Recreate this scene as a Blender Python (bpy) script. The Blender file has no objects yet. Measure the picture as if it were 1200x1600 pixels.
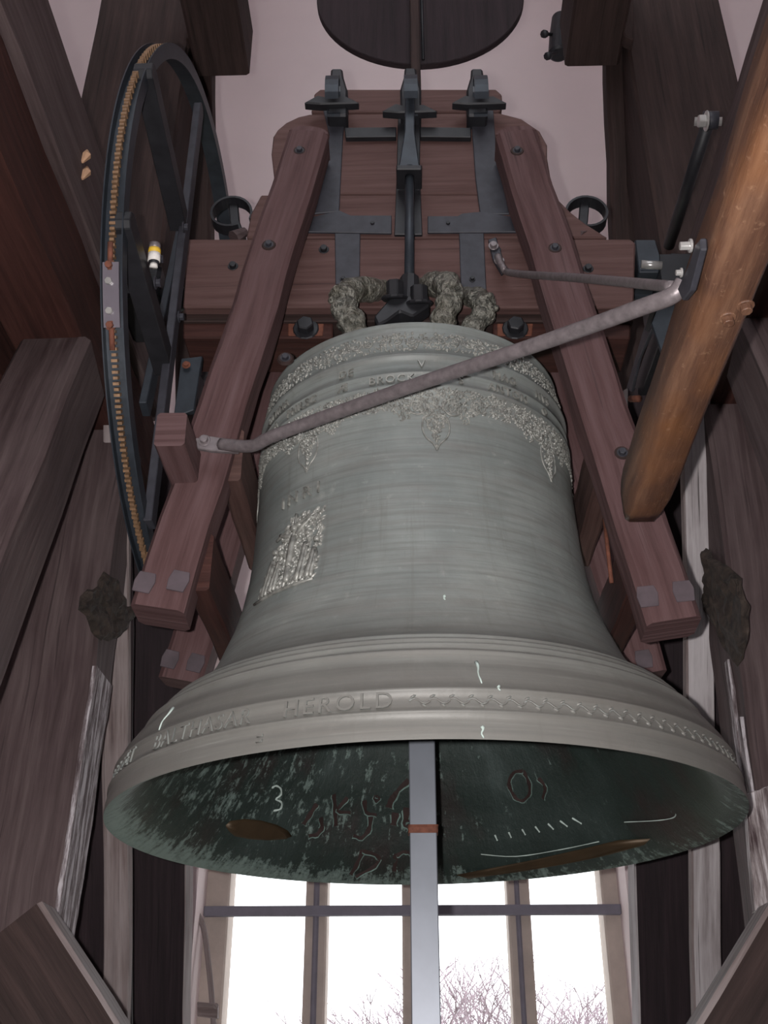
import bpy, bmesh, math, random
from mathutils import Vector, Matrix, noise
C = bpy.context.scene.collection
rnd = random.Random(7)
V = Vector
# ---------------------------------------------------------------- camera
F = 1664.0; CZ = 1.5
PITCH = math.radians(28.7); PSI = math.asin(46/F/math.cos(PITCH))
fw = V((-math.sin(PSI)*math.cos(PITCH), math.cos(PSI)*math.cos(PITCH), math.sin(PITCH)))
rt = V((math.cos(PSI), math.sin(PSI), 0)); up = rt.cross(fw)
cd = bpy.data.cameras.new('camera'); cam = bpy.data.objects.new('camera', cd); C.objects.link(cam)
m = Matrix((rt, up, -fw)).transposed().to_4x4(); m.translation = V((0, 0, CZ)); cam.matrix_world = m
cd.sensor_fit = 'VERTICAL'; cd.sensor_height = 24; cd.lens = 24*F/1600
bpy.context.scene.camera = cam
# ---------------------------------------------------------------- sky, lamps, exposure
w = bpy.data.worlds.new('overcast_sky'); bpy.context.scene.world = w; w.use_nodes = True
bg = w.node_tree.nodes['Background']; bg.inputs[0].default_value = (0.93, 0.96, 1.0, 1); bg.inputs[1].default_value = 3.2
ld = bpy.data.lights.new('camera_flash', 'SPOT'); lo = bpy.data.objects.new('camera_flash', ld); C.objects.link(lo)
ld.energy = 215; ld.shadow_soft_size = 0.012; ld.spot_size = math.radians(110); ld.spot_blend = 0.5; ld.color = (1, .965, .95)
m2 = m.copy(); m2.translation = V((0, 0, CZ)) - rt*0.06 + up*0.015 + fw*0.02; lo.matrix_world = m2
sc = bpy.context.scene
sc.view_settings.view_transform = 'Standard'; sc.view_settings.look = 'None'
sc.view_settings.gamma = 1; sc.view_settings.exposure = 0.0; sc.view_settings.use_curve_mapping = False

# ---------------------------------------------------------------- pixel -> point in the place
def ray(px, py): return fw + rt*((px-600)/F) + up*((800-py)/F)
O = V((0, 0, CZ))
def PX(px, py, X): d = ray(px, py); return O + d*(X/d.x)
def PY(px, py, Y): d = ray(px, py); return O + d*(Y/d.y)
def PZ(px, py, Z): d = ray(px, py); return O + d*((Z-CZ)/d.z)

# ---------------------------------------------------------------- materials
def srgb(r, g, b):
    f = lambda c: (c/255/12.92) if c/255 <= .04045 else ((c/255+.055)/1.055)**2.4
    return (f(r), f(g), f(b), 1)
class NT:
    def __init__(s, name):
        s.m = bpy.data.materials.new(name); s.m.use_nodes = True; s.t = s.m.node_tree
        s.b = s.t.nodes['Principled BSDF']
    def n(s, typ, **k):
        o = s.t.nodes.new(typ)
        for a, v in k.items(): setattr(o, a, v)
        return o
    def l(s, a, b): s.t.links.new(a, b)
    def coords(s, kind='UV', scale=(1, 1, 1)):
        tc = s.n('ShaderNodeTexCoord'); mp = s.n('ShaderNodeMapping'); mp.inputs['Scale'].default_value = scale
        s.l(tc.outputs[kind], mp.inputs['Vector'])
        return mp.outputs[0]
    def objshift(s, vec):
        oi = s.n('ShaderNodeObjectInfo'); ad = s.n('ShaderNodeVectorMath', operation='MULTIPLY_ADD')
        cb = s.n('ShaderNodeCombineXYZ')
        for i in range(3): s.l(oi.outputs['Random'], cb.inputs[i])
        s.l(cb.outputs[0], ad.inputs[0]); ad.inputs[1].default_value = (17, 31, 13); s.l(vec, ad.inputs[2])
        return ad.outputs[0]
    def noise(s, vec, scale, detail=4, rough=.6):
        o = s.n('ShaderNodeTexNoise'); o.inputs['Scale'].default_value = scale; o.inputs['Detail'].default_value = detail
        o.inputs['Roughness'].default_value = rough; s.l(vec, o.inputs['Vector']); return o.outputs[0]
    def ramp(s, fac, stops):
        o = s.n('ShaderNodeValToRGB'); e = o.color_ramp.elements
        while len(e) < len(stops): e.new(.5)
        for el, (p, c) in zip(e, stops): el.position = p; el.color = c if len(c) == 4 else (*c, 1)
        s.l(fac, o.inputs[0]); return o.outputs[0]
    def mix(s, fac, a, b, mode='MIX'):
        o = s.n('ShaderNodeMix', data_type='RGBA', blend_type=mode)
        for sock, val in ((o.inputs[0], fac), (o.inputs[6], a), (o.inputs[7], b)):
            if isinstance(val, (tuple, float, int)): sock.default_value = val
            else: s.l(val, sock)
        return o.outputs[2]
    def bump(s, h, strength=.5, dist=.005):
        o = s.n('ShaderNodeBump'); o.inputs['Strength'].default_value = strength; o.inputs['Distance'].default_value = dist
        s.l(h, o.inputs['Height']); s.l(o.outputs[0], s.b.inputs['Normal'])
    def out(s, col, rough=.7, metal=0., spec=.3):
        if isinstance(col, tuple): s.b.inputs['Base Color'].default_value = col
        else: s.l(col, s.b.inputs['Base Color'])
        s.b.inputs['Roughness'].default_value = rough; s.b.inputs['Metallic'].default_value = metal
        s.b.inputs['Specular IOR Level'].default_value = spec
        return s.m

def wood(name, base, dark, light, crack=.5, rough=.75, streak=1.0, spec=.3):
    s = NT(name); v = s.objshift(s.coords('UV', (1.2, 22, 1)))
    n1 = s.noise(v, 2.2, 6, .65)
    v2 = s.objshift(s.coords('UV', (2.0, 5, 1))); n2 = s.noise(v2, 1.6, 4, .55)
    v3 = s.objshift(s.coords('UV', (1.0, 55, 1))); n3 = s.noise(v3, 1.5, 3, .5)
    col = s.ramp(n1, [(.25, dark), (.5, base), (.78, light)])
    col = s.mix(s.ramp(n2, [(.35, (0, 0, 0)), (.7, (.75*streak,)*3)]), col, light)
    cr = s.ramp(n3, [(.30, (1, 1, 1)), (.36, (0, 0, 0))])
    cm = s.n('ShaderNodeMath', operation='MULTIPLY'); s.l(cr, cm.inputs[0]); cm.inputs[1].default_value = crack
    col = s.mix(cm.outputs[0], col, tuple(c*.3 for c in dark[:3])+(1,))
    s.bump(n1, .55, .006)
    return s.out(col, rough, 0, spec)
def plain(name, col, rough=.6, metal=0., var=.25, scale=18, bump=.15, spec=.4):
    s = NT(name); v = s.objshift(s.coords('Object')); n = s.noise(v, scale, 5, .6)
    a = tuple(c*(1-var) for c in col[:3])+(1,); b = tuple(min(1, c*(1+var)) for c in col[:3])+(1,)
    s.bump(n, bump, .003)
    return s.out(s.ramp(n, [(.3, a), (.7, b)]), rough, metal, spec)

M = {}
M['yoke'] = wood('painted_red_brown_wood', srgb(88, 64, 61), srgb(72, 49, 46), srgb(104, 80, 77), .35, streak=.35)
M['arm'] = wood('dark_red_brown_wood', srgb(84, 60, 60), srgb(60, 38, 37), srgb(102, 80, 81), .4, streak=.45)
M['armtop'] = wood('reddish_brown_wood', srgb(76, 54, 50), srgb(54, 34, 30), srgb(96, 72, 66), .4, streak=.4)
M['frame'] = wood('old_grey_purple_timber', srgb(74, 60, 61), srgb(50, 37, 37), srgb(100, 87, 86), .6, streak=.5)
M['frame_dark'] = wood('dark_brown_timber', srgb(48, 35, 33), srgb(30, 20, 18), srgb(68, 52, 49), .5, streak=.3)  # even dark brown, used for the bolt recess discs too
M['frame_black'] = wood('blackened_timber', srgb(38, 28, 32), srgb(24, 17, 20), srgb(52, 40, 44), .4, streak=.3)
M['red'] = wood('dark_red_timber', srgb(56, 30, 26), srgb(36, 18, 15), srgb(76, 46, 40), .3, streak=.3)
M['weather'] = wood('weathered_grey_timber', srgb(122, 108, 106), srgb(74, 60, 60), srgb(158, 148, 148), .6)
s = NT('worn_orange_brown_wood'); v = s.coords('Object', (22, 2.2, 22)); n1 = s.noise(v, 1.6, 7, .68)
v2 = s.coords('Object', (5, 3.2, 5)); n2 = s.noise(v2, 1.4, 3, .55); v3 = s.coords('Object', (30, 30, 30)); n3 = s.noise(v3, 2, 5, .7)
col = s.ramp(n1, [(.3, srgb(62, 42, 34)), (.5, srgb(92, 64, 50)), (.72, srgb(122, 90, 70))])
col = s.mix(s.ramp(n2, [(.48, (0, 0, 0)), (.68, (.55,)*3)]), col, srgb(126, 82, 48))
col = s.mix(s.ramp(n3, [(.6, (0, 0, 0)), (.72, (.45,)*3)]), col, srgb(164, 130, 104)); s.bump(n1, .6, .006)
M['log'] = s.out(col, .5, 0, .4)
M['splinter'] = plain('fresh_pale_splinter', srgb(190, 150, 120), .9)
M['pale'] = wood('sun_bleached_timber', srgb(150, 142, 143), srgb(96, 84, 84), srgb(192, 186, 188), .8)
# peeling whitewash over dark timber
s = NT('peeling_whitewash'); v = s.objshift(s.coords('UV', (3.0, 40, 1))); n1 = s.noise(v, 1.6, 8, .75)
v2 = s.objshift(s.coords('UV', (2, 6, 1))); n2 = s.noise(v2, 1.5, 4)
ad = s.n('ShaderNodeMath', operation='ADD'); s.l(n1, ad.inputs[0]); s.l(n2, ad.inputs[1])
ad2 = s.n('ShaderNodeMath', operation='MULTIPLY'); s.l(ad.outputs[0], ad2.inputs[0]); ad2.inputs[1].default_value = .5
col = s.ramp(ad2.outputs[0], [(.40, srgb(64, 50, 52)), (.47, srgb(128, 118, 118)), (.56, srgb(196, 190, 192))]); s.bump(n1, .5, .005)
M['flake'] = s.out(col, .85)
s = NT('worn_paint_on_edge'); v = s.objshift(s.coords('UV', (3.5, 30, 1))); n1 = s.noise(v, 1.6, 7, .75)
col = s.ramp(n1, [(.36, srgb(64, 50, 52)), (.48, srgb(116, 106, 108)), (.58, srgb(188, 182, 186))]); s.bump(n1, .7, .006)
M['flake_dark'] = s.out(col, .85)
M['steel'] = plain('blue_black_steel', srgb(50, 55, 62), .45, .35, .25, 20)
M['glare_steel'] = plain('window_bar_steel', srgb(118, 114, 126), .6, 0, .1)  # dark bars lightened, backlight glare put into the colour
M['black'] = plain('black_iron', srgb(38, 38, 42), .5, .2, .25, 25)
M['strap'] = plain('dark_blue_grey_iron', srgb(54, 54, 61), .55, .15, .25, 30)
M['rod'] = plain('dull_grey_iron', srgb(118, 110, 112), .45, .35, .25, 60, .3)
M['bar'] = plain('grey_flat_steel', srgb(112, 116, 124), .42, .35, .15, 4, .05)
M['patch'] = plain('grey_old_patch', srgb(80, 70, 75), .7)
M['rust'] = plain('orange_rust', srgb(104, 62, 48), .8, 0, .4, 60)
M['zinc'] = plain('zinc_plated_steel', srgb(176, 174, 172), .3, .5, .1, 30)
M['brass'] = plain('greasy_brown_chain_steel', srgb(132, 104, 80), .5, .3, .3, 80)
M['plastic'] = plain('clear_grey_cover', srgb(104, 98, 106), .25, .0, .1, 10)
M['yellow'] = plain('yellow_plastic', srgb(220, 180, 60), .5)
M['white'] = plain('white_plastic', srgb(225, 220, 215), .5, 0, .05)
M['plaster'] = plain('pinkish_white_plaster', srgb(218, 203, 204), .9, 0, .04, 1.5, .05)
M['stone'] = plain('beige_window_stone', srgb(186, 172, 164), .85, 0, .12, 9, .3)
M['floor'] = wood('floorboard_timber', srgb(80, 70, 66), srgb(50, 42, 40), srgb(104, 94, 90))
M['twig'] = plain('hazed_grey_bark', srgb(150, 134, 140), .9)  # pale pinkish tone puts overexposed haze into the bark colour
M['field'] = plain('winter_grass_field', srgb(120, 125, 105), .95, 0, .2, .2)
# bell bronze, outside
s = NT('grey_green_patina_bronze'); v = s.coords('UV', (3, 30, 1)); n1 = s.noise(v, 1.2, 5, .6)
vo = s.coords('Object'); n2 = s.noise(vo, 3.2, 6, .6); n3 = s.noise(vo, 30, 4, .6)
n4 = s.noise(s.coords('UV', (2.2, 95, 1)), 1.0, 5, .7); n5 = s.noise(s.coords('UV', (16, 1.6, 1)), 1.5, 5, .7)
sx = s.n('ShaderNodeSeparateXYZ'); s.l(s.coords('UV'), sx.inputs[0]); n6 = sx.outputs[1]
col = s.ramp(n2, [(.3, srgb(112, 118, 116)), (.55, srgb(134, 139, 136)), (.75, srgb(150, 154, 150))])
col = s.mix(s.ramp(n1, [(.45, (0, 0, 0)), (.75, (.5,)*3)]), col, srgb(112, 106, 102))
col = s.mix(s.ramp(n3, [(.62, (0, 0, 0)), (.8, (.4,)*3)]), col, srgb(176, 178, 172)); col = s.mix(s.ramp(n6, [(.12, (.75,)*3), (.42, (0, 0, 0))]), col, srgb(104, 100, 95))
col = s.mix(s.ramp(n4, [(.36, (.38,)*3), (.52, (0, 0, 0))]), col, srgb(92, 92, 90)); col = s.mix(s.ramp(n4, [(.58, (0, 0, 0)), (.74, (.35,)*3)]), col, srgb(164, 167, 162))
col = s.mix(s.ramp(n5, [(.55, (0, 0, 0)), (.75, (.4,)*3)]), col, srgb(98, 96, 90)); s.bump(n3, .35, .003)
M['bronze'] = s.out(col, .52, .1, .5)
s = NT('worn_raised_bronze'); vo = s.coords('Object'); n2 = s.noise(vo, 60, 4, .6)
M['relief'] = s.out(s.ramp(n2, [(.3, srgb(100, 100, 96)), (.65, srgb(156, 156, 150))]), .42, .2, .6)
s = NT('chased_canon_bronze'); vo = s.coords('Object'); n2 = s.noise(vo, 55, 4, .7); n3 = s.noise(vo, 14, 3, .6)
col = s.ramp(n2, [(.38, srgb(84, 84, 78)), (.6, srgb(166, 164, 154))])
col = s.mix(s.ramp(n3, [(.45, (0, 0, 0)), (.7, (.6,)*3)]), col, srgb(112, 106, 90)); s.bump(n2, 1., .025)
M['canon'] = s.out(col, .35, .5, .5)
# bell bronze, inside: dark green with verdigris streaks and flecks
s = NT('verdigris_streaked_bronze'); v = s.coords('UV', (15, 4.6, 1)); n1 = s.noise(v, 2.4, 8, .74)
v2 = s.coords('UV', (3, 2.5, 1)); n2 = s.noise(v2, 1.1, 4, .55); v3 = s.coords('Object', (30, 30, 20)); n3 = s.noise(v3, 1.6, 8, .75)
ba = s.ramp(n2, [(.34, srgb(42, 32, 31)), (.46, srgb(32, 44, 40)), (.6, srgb(44, 56, 53)), (.7, srgb(70, 82, 80))])
mu = s.n('ShaderNodeMath', operation='MULTIPLY'); s.l(n1, mu.inputs[0]); s.l(n3, mu.inputs[1])
at = s.n('ShaderNodeAttribute', attribute_name='verdigris'); ad = s.n('ShaderNodeMath', operation='ADD')
s.l(mu.outputs[0], ad.inputs[0]); s.l(at.outputs['Fac'], ad.inputs[1])
col = s.mix(s.ramp(ad.outputs[0], [(.345, (0, 0, 0)), (.375, (.5,)*3), (.45, (.9,)*3)]), ba, srgb(122, 140, 134)); s.bump(mu.outputs[0], .8, .008)
M['inner'] = s.out(col, .5, .1, .5)
M['chalk'] = plain('pale_chalk_mark', srgb(176, 190, 184), .9)
M['halo'] = plain('pale_verdigris_outline', srgb(96, 116, 110), .9, 0, .5, 40)
M['umber'] = plain('dark_brown_paint_mark', srgb(44, 30, 28), .8)
M['polish'] = plain('brown_polished_strike_spot', srgb(72, 58, 42), .5, .4, .25, 8)
M['rot_shade'] = plain('rotten_wood_and_recess_shade', srgb(54, 45, 40), .9, 0, .7, 40, 1.)  # rotten brown, dark enough to stand in for recess shade too

# ---------------------------------------------------------------- object helpers
def link(name, me, mats, parent=None, smooth=False):
    o = bpy.data.objects.new(name, me); C.objects.link(o)
    for mt in (mats if isinstance(mats, (list, tuple)) else [mats]): me.materials.append(M[mt] if isinstance(mt, str) else mt)
    if smooth: me.polygons.foreach_set('use_smooth', [True]*len(me.polygons))
    if parent: o.parent = parent; o.matrix_parent_inverse = parent.matrix_world.inverted()
    return o
def thing(name, loc, label, cat, group=None):
    o = bpy.data.objects.new(name, None); C.objects.link(o); o.location = loc; o.empty_display_size = .1
    o.matrix_world = Matrix.Translation(loc); return tag(o, label, cat, group)
def tag(o, label, cat, group=None):
    o['label'] = label; o['category'] = cat
    if group: o['group'] = group
    return o
def struct(o): o['kind'] = 'structure'; return o
def stuff(o): o['kind'] = 'stuff'; return o
def finish(bm, name, mats, parent=None, axis=V((0, 0, 1)), bevel=0, seg=1, smooth=False):
    bmesh.ops.recalc_face_normals(bm, faces=bm.faces)
    if bevel:
        es = [e for e in bm.edges if len(e.link_faces) == 2 and e.calc_face_angle() > .5]
        bmesh.ops.bevel(bm, geom=es, offset=bevel, segments=seg, affect='EDGES', clamp_overlap=True)
    a = axis.normalized(); uv = bm.loops.layers.uv.verify()
    for f in bm.faces:
        t = f.normal.cross(a)
        t = t.normalized() if t.length > .2 else a.orthogonal().normalized()
        for l in f.loops: l[uv].uv = (l.vert.co.dot(a), l.vert.co.dot(t) + 3.1*round(f.normal.x, 1))
    me = bpy.data.meshes.new(name); bm.to_mesh(me); bm.free()
    return link(name, me, mats, parent, smooth)
def prism(name, pts, ext, mat, parent=None, bevel=.004, axis=None):
    bm = bmesh.new(); a = [bm.verts.new(p) for p in pts]; b = [bm.verts.new(p+ext) for p in pts]; n = len(pts)
    bm.faces.new(a); bm.faces.new(b[::-1])
    for i in range(n): bm.faces.new((a[i], b[i], b[(i+1) % n], a[(i+1) % n]))
    return finish(bm, name, mat, parent, axis or V((1, 0, 0)), bevel)
def beam(name, A, B, U, W, mat, parent=None, ch=.012, N=12, jit=.003, inner=None):
    """timber from A to B (A, B on one long edge), section spanned by U and W; inner = material of the face at A that faces against U"""
    bm = bmesh.new(); ax = B-A; L = ax.length; rings = []
    lu, lw = U.length, W.length; u, w_ = U/lu, W/lw
    cs = [(ch, 0), (lu-ch, 0), (lu, ch), (lu, lw-ch), (lu-ch, lw), (ch, lw), (0, lw-ch), (0, ch)]
    for i in range(N+1):
        t = i/N; wob = u*rnd.uniform(-jit, jit) + w_*rnd.uniform(-jit, jit)
        rings.append([bm.verts.new(A + ax*t + u*(x+rnd.uniform(-jit, jit)*.5) + w_*(y+rnd.uniform(-jit, jit)*.5) + wob) for x, y in cs])
    per = [0]
    for k in range(8):
        x0, y0 = cs[k]; x1, y1 = cs[(k+1) % 8]; per.append(per[-1] + math.hypot(x1-x0, y1-y0))
    uv = bm.loops.layers.uv.verify()
    for i in range(N):
        for k in range(8):
            k2 = (k+1) % 8; f = bm.faces.new((rings[i][k], rings[i][k2], rings[i+1][k2], rings[i+1][k])); f.smooth = False
            for l, (uu, vv) in zip(f.loops, ((i/N*L, per[k]), (i/N*L, per[k+1]), ((i+1)/N*L, per[k+1]), ((i+1)/N*L, per[k]))): l[uv].uv = (uu, vv)
            if inner and k in (5, 6, 7): f.material_index = 1
    for r_, rv in ((rings[0], 1), (rings[-1], 0)):
        f = bm.faces.new(r_[::-1] if rv else r_)
        for l, (x, y) in zip(f.loops, (cs[::-1] if rv else cs)): l[uv].uv = (x*.3, y*2)
    bmesh.ops.recalc_face_normals(bm, faces=bm.faces)
    me = bpy.data.meshes.new(name); bm.to_mesh(me); bm.free()
    return link(name, me, [mat, inner] if inner else mat, parent)
def box(name, c, size, mat, parent=None, bevel=.003, rot=None):
    bm = bmesh.new(); bmesh.ops.create_cube(bm, size=1); bmesh.ops.scale(bm, vec=size, verts=bm.verts)
    if rot is not None: bmesh.ops.transform(bm, matrix=rot, verts=bm.verts)
    bmesh.ops.translate(bm, vec=c, verts=bm.verts)
    s_ = list(size); ax = V([1 if i == s_.index(max(s_)) else 0 for i in range(3)])
    return finish(bm, name, mat, parent, ax, bevel)
def tube_bm(bm, pts, rad, seg=12, cap=True, flat=None):
    """sweep a circle (or a flat section) along pts; rad number or list"""
    n = len(pts); rs = rad if isinstance(rad, (list, tuple)) else [rad]*n; rings = []; prev = None
    for i, p in enumerate(pts):
        t = (pts[min(i+1, n-1)] - pts[max(i-1, 0)]).normalized()
        if prev is None: prev = t.orthogonal().normalized()
        a = (prev - t*prev.dot(t)).normalized(); b = t.cross(a); prev = a
        rings.append([bm.verts.new(p + (a*math.cos(2*math.pi*k/seg) + b*math.sin(2*math.pi*k/seg))*rs[i]) for k in range(seg)])
    for i in range(n-1):
        for k in range(seg):
            bm.faces.new((rings[i][k], rings[i][(k+1) % seg], rings[i+1][(k+1) % seg], rings[i+1][k]))
    if cap: bm.faces.new(rings[0][::-1]); bm.faces.new(rings[-1])
def tube(name, pts, rad, mat, parent=None, seg=12, smooth=True):
    bm = bmesh.new(); tube_bm(bm, pts, rad, seg)
    return finish(bm, name, mat, parent, (pts[-1]-pts[0]), 0, smooth=smooth)
def spline(pts, n=6):
    out = []
    P = [pts[0]] + list(pts) + [pts[-1]]
    for i in range(1, len(P)-2):
        for k in range(n):
            t = k/n; a, b, c, d = P[i-1], P[i], P[i+1], P[i+2]
            out.append(.5*((2*b) + (c-a)*t + (2*a-5*b+4*c-d)*t*t + (3*b-a-3*c+d)*t**3))
    out.append(pts[-1]); return out
def bolt(c, n, r, h, parent, mat='steel', name='bolt', seg=6):
    n = n.normalized(); bm = bmesh.new()
    tube_bm(bm, [c - n*.002, c + n*h*.15], r*1.5, 14); tube_bm(bm, [c + n*h*.1, c + n*h], r, seg)
    return finish(bm, name, mat, parent, n, r*.12)
X_, Y_, Z_ = V((1, 0, 0)), V((0, 1, 0)), V((0, 0, 1))

# ================================================================ SETTING
WY = 4.75                                   # inner face of the far wall
def wallbox(name, x0, x1, y0, y1, z0, z1, mat): return struct(box(name, V(((x0+x1)/2, (y0+y1)/2, (z0+z1)/2)), (x1-x0, y1-y0, z1-z0), mat, None, 0))
wl = PY(303, 1450, WY).x; wr = PY(986, 1450, WY).x; wt = PY(650, 1010, WY).z; wb = .75
# far wall with its window opening, one mesh
bm = bmesh.new()
xs = [-2.6, wl, wr, 2.6]; zs = [0, wb, wt, 9.8]
for i in range(3):
    for j in range(3):
        if i == 1 and j == 1: continue
        bmesh.ops.create_cube(bm, size=1, matrix=Matrix.Translation(((xs[i]+xs[i+1])/2, WY+.25, (zs[j]+zs[j+1])/2)) @ Matrix.Diagonal((xs[i+1]-xs[i], .5, zs[j+1]-zs[j], 1)))
struct(finish(bm, 'wall_back', 'plaster'))
wallbox('wall_left', -2.8, -2.6, -1.2, WY+.5, 0, 9.8, 'plaster')
wallbox('wall_right', 2.6, 2.8, -1.2, WY+.5, 0, 9.8, 'plaster')
bm = bmesh.new()      # unseen wall behind the camera; high opening added to daylight the far wall
for a, b, c_, d_ in ((-2.6, 2.6, 0, 5.0), (-2.6, -1.5, 5.0, 8.6), (1.5, 2.6, 5.0, 8.6), (-2.6, 2.6, 8.6, 9.8)):
    bmesh.ops.create_cube(bm, size=1, matrix=Matrix.Translation(((a+b)/2, -1.3, (c_+d_)/2)) @ Matrix.Diagonal((b-a, .2, d_-c_, 1)))
struct(finish(bm, 'wall_front', 'plaster'))
wallbox('ceiling', -2.8, 2.8, -1.2, WY+.5, 9.8, 9.9, 'plaster')
fl = thing('floor', V((0, 1.5, 0)), 'x', 'x'); del fl['label']; del fl['category']; struct(fl)
src = None
for i in range(28):
    if src is None:
        src = box('floorboard', V((-2.5, 1.5, -.03)), (.19, 5.6, .06), 'floor', fl, .003)
    else:
        o = src.copy(); o.location.x = src.location.x + i*.2; C.objects.link(o)
    
# window: stone jambs and mullions with steel bars
FY = 4.97
win = thing('window_1', PY(650, 1500, FY), 'x', 'x'); del win['label']; del win['category']; struct(win)
def vmember(name, a, b, c, d, Y, dep, mat, y0=1365, y1=1600, zlo=wb, zhi=None):
    """upright between the pixel columns a..b at y0 and c..d at y1, made vertical between zlo and zhi"""
    xl = (PY(a, y0, Y).x + PY(c, y1, Y).x)/2; xr = (PY(b, y0, Y).x + PY(d, y1, Y).x)/2
    return box(name, V(((xl+xr)/2, Y+dep/2, (zlo+(zhi or wt))/2)), (xr-xl, dep, (zhi or wt)-zlo), mat, win, .008)
vmember('jamb', 312, 361, 285, 345, FY, .16, 'stone')
vmember('jamb', 939, 1000, 957, 1030, FY, .16, 'stone')
vmember('mullion', 476, 510.5, 474, 508.5, FY, .16, 'stone')
vmember('mullion', 627, 684, 630, 687, FY, .16, 'stone')
vmember('mullion', 792, 826, 801.5, 840, FY, .16, 'stone')
vmember('window_bar', 488, 497, 487, 496, FY-.015, .03, 'glare_steel')
vmember('window_bar', 803, 811, 815, 823, FY-.015, .03, 'glare_steel')
vmember('window_bar', 650, 659, 652, 661, FY-.015, .03, 'glare_steel')
zt = PY(650, 1414, FY-.035).z; zb = PY(650, 1430, FY-.035).z
box('transom', V(((wl+wr)/2, FY-.02, (zt+zb)/2)), (wr-wl, .035, zt-zb), 'glare_steel', win, .003)
box('sill', V(((wl+wr)/2, FY, wb+.04)), (wr-wl, .36, .08), 'stone', win, .01)
# small iron catch and curved stay on the window's left side
cat_ = thing('window_stay', PY(322, 1575, FY-.12), 'curved pinkish iron stay with a small bracket, at the left side of the window', 'window stay')
tube('stay_rod', spline([PY(x, y, FY-.11) for x, y in ((307, 1425), (318, 1450), (325, 1500), (331, 1560), (336, 1640))], 5), .012, 'weather', cat_)
prism('bracket', [PY(x, y, FY-.14) for x, y in ((308, 1565), (340, 1568), (340, 1592), (308, 1588))], Y_*.03, 'weather', cat_, .003)
bolt(PY(337, 1572, FY-.145), -Y_, .008, .015, cat_, 'weather')

# outside
struct(box('ground', V((0, 75, -12.1)), (160, 130, .2), 'field', None, 0))
def tree(px, py_top, Y, label, seed, spread=.5, hscale=1.):
    r = random.Random(seed); top = PY(px, py_top, Y); base = V((top.x, Y, -12)); H = (top.z+12)
    bm = bmesh.new()
    def br(p, d, L, rad, dep):
        n = 3; pts = [p]; dd = d.copy()
        for i in range(n):
            dd = (dd + V((r.uniform(-.2, .2), r.uniform(-.2, .2), r.uniform(-.02, .16)))).normalized(); pts.append(pts[-1] + dd*L/n)
        tube_bm(bm, pts, [rad*(1-.4*i/n) for i in range(n+1)], 4 if dep else 6, False)
        if dep >= 6 or rad < .010: return
        for i in range(4 if dep == 1 else (3 if dep else 6)):
            a = r.uniform(0, 6.283); o_ = V((math.cos(a), math.sin(a)*.6, 0))
            q = pts[r.choice((2, 3)) if i else 3]
            br(q, (dd*r.uniform(.7, 1.1) + o_*r.uniform(.45, 1.0)*spread*1.5).normalized(), L*r.uniform(.62, .8), rad*.66, dep+1)
    br(base, V((0, 0, 1)), H*.42, 0.30, 0)
    mz = max(v_.co.z for v_ in bm.verts); k = H/(mz+12)
    for v_ in bm.verts: v_.co.z = -12 + (v_.co.z+12)*k
    tag(finish(bm, 'bare_tree', 'twig'), label, 'tree', 'bare trees outside the window')
tree(765, 1468, 50, 'taller bare winter tree outside, seen on both sides of the right mullion', 5, .55)
tree(905, 1505, 58, 'shorter bare winter tree outside, in the rightmost window light', 11, .55)

# ================================================================ TIMBER FRAME
def member(name, xi, w_, d, p0, p1, mat, label, cat='timber', zlo=0., zhi=None, inner=None, ch=.012, group=None, N=14):
    """frame timber: its front inner edge lies in the plane x = xi and passes through the two pixels"""
    a, b = PX(*p0, xi), PX(*p1, xi); ax = (b-a).normalized()
    if abs(ax.z) > .2:
        A = a + ax*((zlo-a.z)/ax.z); B = a + ax*(((zhi if zhi else b.z)-a.z)/ax.z)
    else: A, B = a, b
    if A.z > B.z: A, B = B, A
    ax = (B-A).normalized(); W = V((0, ax.z, -ax.y));  W = W if W.y > 0 else -W
    root = beam(name, A, B, X_*math.copysign(w_, xi), W*d, mat, None, ch, N, .004, inner)
    return tag(root, label, cat, group)
ZB = CZ+1.76       # underside of the bearing beams
# left frame
member('raking_strut', -.85, .19, .2, (140, 530), (0, 870), 'frame', 'broad grey brown raking strut at the left edge, flat end under the dark beam', 'strut', 0, ZB)
lb = member('timber_post', -.85, .34, .18, (147, 1040), (84, 1450), 'frame', 'wide upright left post with flaking paint on its inner side and a broken lump', 'post', 0, ZB, 'frame', N=20)
def edge_paint(post, xi, p0, p1, dep, name='flaking_paint', mat='flake_dark', off=0.):
    a, b = PX(*p0, xi), PX(*p1, xi); sg = -math.copysign(1, xi)
    n = 14; f_, k_ = [], []
    bm = bmesh.new(); uv = bm.loops.layers.uv.verify(); pr = None
    for i in range(n+1):
        q = a.lerp(b, i/n); j = rnd.uniform(-.08, .08)*dep
        cur = [bm.verts.new(q + X_*sg*.007 + V((0, off+j*.3, 0))), bm.verts.new(q + X_*sg*.007 + V((0, off+dep+j, 0)))]
        cur += [bm.verts.new(cur[1].co - X_*sg*.012), bm.verts.new(cur[0].co - X_*sg*.012)]
        if pr:
            for k in range(4): bm.faces.new((pr[k], pr[(k+1) % 4], cur[(k+1) % 4], cur[k]))
        else: bm.faces.new(cur)
        pr = cur
    bm.faces.new(pr[::-1])
    o = finish(bm, name, mat, post, (b-a)); return o
edge_paint(lb, -.85, (147, 1040), (84, 1450), .15)
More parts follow.
